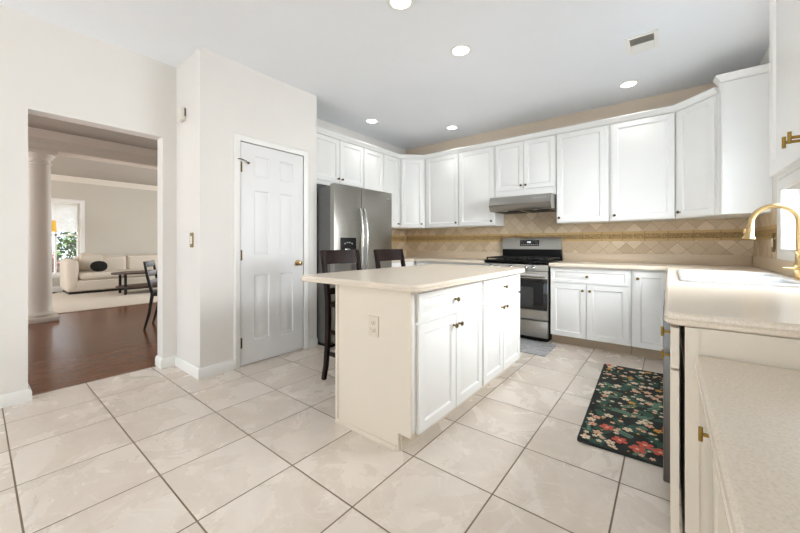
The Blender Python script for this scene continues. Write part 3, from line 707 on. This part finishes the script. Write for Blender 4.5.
# hood
t = thing('range_hood', 'stainless under-cabinet range hood above the gas range', 'range hood', (-1.4225, 4.06, 1.525))
bm = nb(); loft(bm, [[(x, .55, .0), (x, .07, .0), (x, .055, .008), (x, .02, .075), (x, .03, .085), (x, .06, .1745), (x, .55, .1745)] for x in (-.372, .372)]); hb = obj('body', bm, M['steel'], t)
for x in (-.18, .18):
    b = nb(); box(b, x-.15, x+.15, .12, .48, -.006, -.0005, .002); f = obj('filter', b, M['iron'], t)
    b = nb(); lathe(b, [(0, -.008), (.022, -.008), (.024, -.0005), (0, -.0005)], (x, .095, 0), 16); obj('lamp', b, M['chrome'], t)
for k in range(6):
    b = nb(); lathe(b, [(0, 0), (.005, 0), (.005, -.003), (0, -.003)], (0, 0, 0), 10, 'y'); obj('button', b, M['icons'], hb, (.17+.028*k, .0475, .13), (-.32, 0, 0))

# ------------------------------------------------------------------ sink and faucet
t = thing('kitchen_sink', 'white drop-in kitchen sink in front of window', 'sink', ((SX0+SX1)/2, (SY0+SY1)/2, .9))
hx, hy = (SX1-SX0)/2, (SY1-SY0)/2
bm = nb()
R0 = rrect(-hx-.028, hx+.028, -hy-.028, hy+.028, .05); R1 = rrect(-hx-.023, hx+.023, -hy-.023, hy+.023, .05)
def rg(P, z): return [(x, y, z) for x, y in P]
A = loft(bm, [rg(R0, .0008), rg(R0, .008), rg(R1, .014)], True, False)
# deck with two bowls
yb = [(-hy+.012, -.015), (.015, hy-.012)]
bowls = []
for y0, y1 in yb:
    P0 = rrect(-hx+.012, hx-.012, y0, y1, .05); P1 = rrect(-hx+.03, hx-.03, y0+.018, y1-.018, .06); P2 = rrect(-hx+.06, hx-.06, y0+.05, y1-.05, .05)
    B = loft(bm, [rg(P0, .014), rg(rrect(-hx+.017, hx-.017, y0+.005, y1-.005, .05), .008), rg(P1, -.13), rg(P2, -.155)], True, False)
    bm.faces.new(B[-1]); bowls.append(B[0])
es = []
def ring_edges(r): return [bm.edges.get((r[i], r[(i+1) % len(r)])) for i in range(len(r))]
es = ring_edges(A[-1]) + ring_edges(bowls[0]) + ring_edges(bowls[1])
bmesh.ops.triangle_fill(bm, use_beauty=True, edges=es)
obj('basin', bm, M['porcelain'], t, sharp=50)
for y0, y1 in yb:
    b = nb(); lathe(b, [(0, 0), (.035, 0), (.04, .004), (.03, .003), (.028, -.004+.006), (0, .002)], (0, (y0+y1)/2, -.1548), 20); obj('drain', b, M['chrome'], t)
t = thing('kitchen_faucet', 'brushed gold gooseneck faucet with pull-down spray head', 'faucet', (.592, 2.95, .9005))
bm = nb(); lathe(bm, [(0, 0), (.030, 0), (.030, .006), (.024, .012), (.022, .02), (.0215, .075), (.024, .08), (.024, .09), (.0195, .1), (.0175, .14), (.0185, .15), (.0185, .17), (.0125, .178), (0, .18)], seg=24); obj('body', bm, M['gold'], t)
bm = nb(); pts = [(0, 0, .17), (0, 0, .25), (0, 0, .33)]
for k in range(1, 19):
    a = PI*k/18; pts.append((-.098+.098*math.cos(a), 0, .335+.098*math.sin(a)))
tube(bm, pts, .0142, 14); obj('spout', bm, M['gold'], t)
bm = nb(); tube(bm, [(-.196, 0, .335), (-.197, 0, .322), (-.199, 0, .318), (-.201, 0, .29), (-.203, 0, .262), (-.205, 0, .246), (-.2055, 0, .240)], [.0145, .0155, .0185, .0195, .021, .029, .031], 16); box(bm, -.230, -.219, -.006, .006, .27, .30, .003); obj('spray_head', bm, M['gold'], t)
bm = nb(); tube(bm, [(0, -.018, .062), (0, -.04, .064)], .011, 12); tube(bm, [(0, -.036, .064), (-.03, -.045, .068), (-.075, -.05, .070)], [.006, .0055, .004], 10); obj('lever', bm, M['gold'], t)
for a, b_ in (((-.018, -.01, .165), (.012, -.018, .115)), ((.012, -.016, .168), (-.014, -.018, .118))):
    b = nb(); tube(b, [a, b_], .004, 8); obj('hose_clip', b, M['gold'], t)

# ------------------------------------------------------------------ bar stools
def stool_parts(t):
    hw_ = .195
    for s in (-1, 1):
        pts = [(-.075, 0, 1.055), (-.052, 0, .95), (-.022, 0, .80), (-.003, 0, .66), (0, 0, .50), (-.008, 0, .30), (-.028, 0, .12), (-.055, 0, .0)]
        b = nb(); bar(b, pts, [.030, .034, .038, .042, .042, .038, .034, .030], .03)
        for v in b.verts: v.co.y += s*hw_
        obj('rear_leg', b, M['darkwood'], t)
        b = nb(); bar(b, [(.36, 0, .60), (.365, 0, .3), (.375, 0, 0)], [.038, .036, .03], .034)
        for v in b.verts: v.co.y += s*(hw_-.01)
        obj('front_leg', b, M['darkwood'], t)
    for z, h, nm in ((1.0, .115, 'top_rail'), (.815, .05, 'back_slat'), (.72, .05, 'back_slat')):
        b = nb(); rings = []
        for k in range(13):
            u = -1+k/6; y = u*(hw_-.016); bow = -.022*(1-u*u)
            xc = lambda zz: -.075+(1.055-zz)*.20 if zz > .8 else -.024+(.80-zz)*.14
            rings.append([(xc(z-h/2)+bow-.009, y, z-h/2), (xc(z-h/2)+bow+.009, y, z-h/2), (xc(z+h/2)+bow+.009, y, z+h/2), (xc(z+h/2)+bow-.009, y, z+h/2)])
        loft(b, rings); obj(nm, b, M['darkwood'], t)
    b = nb(); box(b, .018, .40, -.20, .20, .60, .645, .012, 3); obj('seat', b, M['darkwood'], t)
    for z, x0, x1, ys in ((.22, -.01, .36, (-hw_+.01, hw_-.01)), (.40, 0, .36, (-hw_+.01, hw_-.01))):
        for y in ys:
            b = nb(); box(b, x0+.02, x1-.02, y-.011, y+.011, z-.016, z+.016, .003); obj('stretcher', b, M['darkwood'], t)
    b = nb(); box(b, .352, .376, -hw_+.028, hw_-.028, .16, .2, .004); obj('foot_rail', b, M['darkwood'], t)
t = thing('bar_stool', 'dark espresso bar stool at island corner nearest pantry door', 'bar stool', (-2.155, 1.975, 0), 0, 'stools at the island'); stool_parts(t)
t2 = t.copy(); C.objects.link(t2); t2.location = (-2.135, 2.60, 0); t2['label'] = 'dark espresso bar stool farther along the island, nearer the range'
for ch in list(t.children):
    c = ch.copy(); C.objects.link(c); c.parent = t2

# ------------------------------------------------------------------ mats
def petal_poly(cx_, cy_, r, ang, wd):
    ca, sa = math.cos(ang), math.sin(ang)
    base_ = [(0, 0), (.35, -wd*.8), (.75, -wd), (1, -wd*.35), (1, wd*.35), (.75, wd), (.35, wd*.8)]
    return [(cx_+r*(x*ca-y*sa), cy_+r*(x*sa+y*ca)) for x, y in base_]
RW, RL = .455, 1.50
bm = nb(); P = rrect(-RW/2, RW/2, -RL/2, RL/2, .02); prism(bm, P, .0, .012)
def poly(pts, z, mi):
    if any(abs(x) > RW/2-.004 or abs(y) > RL/2-.004 for x, y in pts): return
    f = bm.faces.new([bm.verts.new((x, y, z)) for x, y in pts]); f.material_index = mi
    if f.normal.z < 0: f.normal_flip()
def disc(cx_, cy_, r, z, mi, n=8): poly([(cx_+r*math.cos(2*PI*k/n), cy_+r*math.sin(2*PI*k/n)) for k in range(n)], z, mi)
def leafp(cx_, cy_, L, ang, z, mi, wd=.22): 
    ca, sa = math.cos(ang), math.sin(ang)
    poly([(cx_+L*(x*ca-y*sa), cy_+L*(x*sa+y*ca)) for x, y in ((0, 0), (.3, -wd), (.65, -wd*.85), (1, 0), (.65, wd*.85), (.3, wd))], z, mi)
spots = []
def place(rmin, tries=60):
    for _ in range(tries):
        x, y = rnd.uniform(-RW/2+.02, RW/2-.02), rnd.uniform(-RL/2+.02, RL/2-.02)
        if all((x-a)**2+(y-b)**2 > (rmin+c)**2 for a, b, c in spots): spots.append((x, y, rmin)); return x, y
    return None
zc = [0.0122]
def nz(): zc[0] += .000004; return zc[0]
for _ in range(60):   # leaf sprigs
    x, y = rnd.uniform(-RW/2, RW/2), rnd.uniform(-RL/2, RL/2); a = rnd.uniform(0, 2*PI); mi = rnd.choice((4, 4, 6))
    for k in range(6):
        px, py = x+k*.014*math.cos(a), y+k*.014*math.sin(a)
        for s in (-1, 1): leafp(px, py, .030, a+s*.95, nz(), mi, .24)
    leafp(x+.084*math.cos(a), y+.084*math.sin(a), .03, a, nz(), mi)
for _ in range(30):
    leafp(rnd.uniform(-RW/2, RW/2), rnd.uniform(-RL/2, RL/2), rnd.uniform(.06, .09), rnd.uniform(0, 6.28), nz(), 4, .3)
def flower(r, cols, centre):
    p = place(r*.8)
    if not p: return
    a0 = rnd.uniform(0, 6.28); mi = rnd.choice(cols); z = nz()
    for k in range(5): poly(petal_poly(p[0], p[1], r, a0+k*2*PI/5, .36), z, mi)
    disc(p[0], p[1], r*.24, nz(), centre)
for _ in range(7): flower(.040, (2,), 5)
for _ in range(30): flower(.027, (1, 1, 5), 3)
for _ in range(12): flower(.025, (3, 3, 5), 2)
for _ in range(70): flower(.015, (1, 1, 5), 3)
for _ in range(70):
    p = place(.006)
    if p: disc(p[0], p[1], rnd.uniform(.006, .009), nz(), rnd.choice((1, 1, 3)), 7)
def flat_obj(name, bm, mats):
    me = bpy.data.meshes.new(name); bm.to_mesh(me); bm.free()
    for m in mats: me.materials.append(m)
    o = bpy.data.objects.new(name, me); C.objects.link(o); return o
o = flat_obj('kitchen_rug', bm, RUG); o.location = (-.205, 2.86, .0005); o.rotation_euler = (0, 0, math.radians(2.2))
tag(o, 'dark floral runner rug with coral and cream flowers before sink', 'rug')
bm = nb(); prism(bm, rrect(-.40, .40, -.24, .24, .02), 0, .006)
for s in (-1, 1): box(bm, -.39, .39, s*.225-.004, s*.225+.004, .006, .0065); box(bm, s*.385-.004, s*.385+.004, -.221, .221, .006, .0065)
o = obj('floor_mat', bm, M['greymat']); o.location = (-1.35, 3.73, .0005); o.rotation_euler = (0, 0, 0); tag(o, 'small grey marbled mat in front of the range', 'mat')

# ------------------------------------------------------------------ ceiling fittings
def can(x, y, label):
    t = thing('recessed_light', label, 'ceiling light', (x, y, H), 0, 'recessed ceiling lights')
    b = nb(); lathe(b, [(.066, -.0005), (.094, -.0005), (.094, -.004), (.085, -.008), (.068, -.0065), (.066, -.0005)], seg=32); obj('trim_ring', b, M['trim'], t)
    b = nb(); lathe(b, [(0, -.001), (.067, -.001), (.067, -.004), (0, -.0055)], seg=28); obj('lens', b, M['canlens'], t)
    d = bpy.data.lights.new('can_light', 'SPOT'); d.energy = CAN_W; d.spot_size = math.radians(110); d.spot_blend = 1; d.shadow_soft_size = .06; d.color = (1, .985, .96)
    l = bpy.data.objects.new('can_light', d); C.objects.link(l); l.parent = t; l.location = (0, 0, -.03)
for x, y, lb in ((-1.40, 1.77, 'recessed ceiling light nearest the camera, cut by the photo top'), (-1.36, 2.53, 'recessed ceiling light above the middle of the island'), (-3.05, 3.25, 'recessed ceiling light in front of the refrigerator cabinets'),
                 (-2.35, 4.12, 'recessed ceiling light near the left back corner'), (-.315, 4.12, 'recessed ceiling light nearest the right back corner'), (-2.3, -.8, 'added unseen recessed light behind the camera on the left'), (-.9, -.8, 'added unseen recessed light behind the camera on the right')): can(x, y, lb)  # last two are added out of view for more even light
t = thing('ceiling_vent', 'white rectangular air vent in the ceiling', 'vent', (-.165, 3.345, H), 0)
bm = nb()
for x0, x1, y0, y1 in ((-.105, -.078, -.145, .145), (.078, .105, -.145, .145), (-.078, .078, -.145, -.115), (-.078, .078, .115, .145)): box(bm, x0, x1, y0, y1, -.007, -.0005)
obj('frame', bm, M['trim'], t)
bm = nb(); box(bm, -.078, .078, -.115, .115, -.0012, -.0004); obj('duct', bm, M['duct'], t)
bm = nb()
for k in range(14):
    y = -.108+k*.0166; s = 1 if k < 7 else -1
    loft(bm, [[(x, y-s*.004, -.0065), (x, y-s*.004+.0012, -.0065), (x, y+s*.004+.0012, -.0014), (x, y+s*.004, -.0014)] for x in (-.077, .077)])
obj('louvers', bm, M['trim'], t)

# ------------------------------------------------------------------ dining and living room things
bm = nb(); box(bm, -10.9, -7.62, .30, 4.4, .0005, .012, .004); o = obj('area_rug', bm, M['rugcream']); tag(o, 'large cream area rug under the sofa and coffee table', 'rug')
# sofa
t = thing('sofa', 'cream boucle sofa with rounded arms below living wall', 'sofa', (-10.62, 2.58, .0125), 0)
bm = nb(); box(bm, -.42, .40, -1.30, 1.30, .0, .05); obj('base', bm, M['blackwood'], t)
bm = nb(); box(bm, -.44, .44, -1.34, 1.34, .05, .30, .05, 4); obj('frame', bm, M['sofa'], t)
for s in (-1, 1):
    b = nb(); box(b, -.46, .46, min(s*1.14, s*1.36), max(s*1.14, s*1.36), .055, .77, .105, 6); obj('arm', b, M['sofa'], t)
for a, c in ((-1.138, -.372), (-.368, .368), (.372, 1.138)):
    b = nb(); box(b, -.20, .45, a, c, .302, .46, .06, 5); obj('seat_cushion', b, M['sofa'], t)
for a, c in ((-1.138, -.16), (-.156, 1.138)):
    b = nb(); box(b, -.47, -.18, a, c, .302, .82, .08, 5); obj('back_cushion', b, M['sofa'], t)
def blob(bm, sx, sy, sz, p=2.6, seg=24, rings=14):
    R = []
    for i in range(rings+1):
        ph = -PI/2+PI*i/rings; cz, sz_ = math.cos(ph), math.sin(ph)
        R.append([(sx*sz_, sy*cz*math.copysign(abs(math.cos(2*PI*k/seg))**(2/p), math.cos(2*PI*k/seg)), sz*cz*math.copysign(abs(math.sin(2*PI*k/seg))**(2/p), math.sin(2*PI*k/seg))) for k in range(seg)])
    loft(bm, R)
bm = nb(); blob(bm, .08, .215, .215, 5); o = obj('throw_pillow', bm, M['cushion'], loc=(-10.66, 1.71, .70), rot=(math.radians(-8), math.radians(-14), 0)); tag(o, 'square cream pillow leaning on the left sofa arm', 'pillow')
bm = nb(); blob(bm, .085, .155, .125, 2.2); o = obj('throw_pillow', bm, M['darkcush'], loc=(-10.36, 1.80, .60), rot=(0, math.radians(-12), 0)); tag(o, 'round black pillow on the cream sofa', 'pillow')
# coffee table
t = thing('coffee_table', 'dark two-tier oval coffee table on the cream rug', 'coffee table', (-9.45, 2.62, .0125), 0)
def oval(bm, rx, ry, z0, z1, n=48):
    prism(bm, [(rx*math.cos(2*PI*k/n), ry*math.sin(2*PI*k/n)) for k in range(n)], z0, z1)
bm = nb(); oval(bm, .42, .78, .44, .475); obj('tabletop', bm, M['walnut'], t)
bm = nb(); oval(bm, .38, .70, .14, .17); obj('shelf', bm, M['walnut'], t)
for sx in (-1, 1):
    for sy in (-1, 1):
        b = nb(); box(b, sx*.22-.022, sx*.22+.022, sy*.58-.022, sy*.58+.022, 0, .1395); box(b, sx*.22-.022, sx*.22+.022, sy*.58-.022, sy*.58+.022, .1705, .4395); obj('leg', b, M['blackwood'], t)
# floor lamp behind column
t = thing('floor_lamp', 'floor lamp with yellow drum shade before living window', 'lamp', (-10.86, 1.02, .0125), 0)
bm = nb(); lathe(bm, [(0, 0), (.14, 0), (.14, .012), (.02, .022), (0, .022)]); obj('base', bm, M['blackwood'], t)
bm = nb(); lathe(bm, [(0, .02), (.012, .02), (.012, 1.45), (0, 1.45)], seg=12); obj('pole', bm, M['blackwood'], t)
bm = nb(); lathe(bm, [(.135, 1.38), (.14, 1.38), (.125, 1.63), (.12, 1.63), (.135, 1.38)], seg=32); obj('lamp_shade', bm, M['shade'], t)
# dining chair
t = thing('dining_chair', 'black slat-back dining chair just beyond the opening', 'chair', (-5.45, 1.54, 0), math.radians(62))
for s in (-1, 1):
    b = nb(); bar(b, [(-.085, 0, .885), (-.05, 0, .68), (0, 0, .46), (-.03, 0, .22), (-.085, 0, 0)], [.024, .03, .036, .032, .024], .026)
    for v in b.verts: v.co.y += s*.21
    obj('rear_leg', b, M['blackwood'], t)
    b = nb(); bar(b, [(.40, 0, .43), (.42, 0, 0)], [.036, .024], .03)
    for v in b.verts: v.co.y += s*.20
    obj('front_leg', b, M['blackwood'], t)
for z, h, m in ((.845, .08, 'blackwood'), (.72, .07, 'walnut'), (.60, .06, 'walnut')):
    b = nb(); xx = -.05-(z-.70)*.165; box(b, xx-.010, xx+.008, -.195, .195, z-h/2, z+h/2, .003); obj('back_slat', b, M[m], t)
bm = nb(); box(bm, -.0, .44, -.23, .23, .431, .475, .015, 3); obj('seat', bm, M['blackwood'], t)

# ------------------------------------------------------------------ garden outside the living window
bm = nb(); box(bm, -19, LX-.15, -6, 9, -.2, -.05); o = struct('ground_garden', bm, M['mulch'], 'garden ground outside the living room window', 'ground')
def shrub(label, x, y, r, h, mat, n):
    t = thing('shrub', label, 'shrub', (x, y, -.05), 0, 'shrubs outside the living window')
    b = nb(); 
    for k in range(5):
        a = k*1.256; tube(b, [(0, 0, 0), (.15*r*math.cos(a), .15*r*math.sin(a), h*.35), (.5*r*math.cos(a), .5*r*math.sin(a), h*.75)], [.03, .02, .008], 6)
    obj('stems', b, M['bark'], t)
    b = nb()
    for _ in range(n):
        u, v, q = rnd.uniform(-1, 1), rnd.uniform(0, 6.283), rnd.uniform(.45, 1)**.6
        c = Vector((r*q*math.sqrt(1-u*u)*math.cos(v), r*q*math.sqrt(1-u*u)*math.sin(v), h*.55+h*.45*q*u))
        d = Vector((rnd.gauss(0, 1), rnd.gauss(0, 1), rnd.gauss(0, 1))).normalized(); e = d.cross(Vector((rnd.gauss(0, 1), rnd.gauss(0, 1), 1))).normalized(); L = rnd.uniform(.05, .10)
        b.faces.new([b.verts.new(c+p) for p in (d*-L, e*L*.45, d*L, e*-L*.45)])
    obj('foliage', b, M[mat], t, smooth=False)
shrub('bright green shrub right outside the living room window', -13.6, 1.9, .6, 1.6, 'leaf', 900)
shrub('pinkish low shrub in front of the window garden', -12.3, 1.0, .4, 1.0, 'leafpink', 500)
shrub('tall dark green shrub farthest back outside the window', -15.7, 3.0, 1.3, 3.0, 'leafdark', 1500)
shrub('tall light green shrub left behind the column window', -15.8, .3, 1.2, 2.8, 'leaf', 1300)
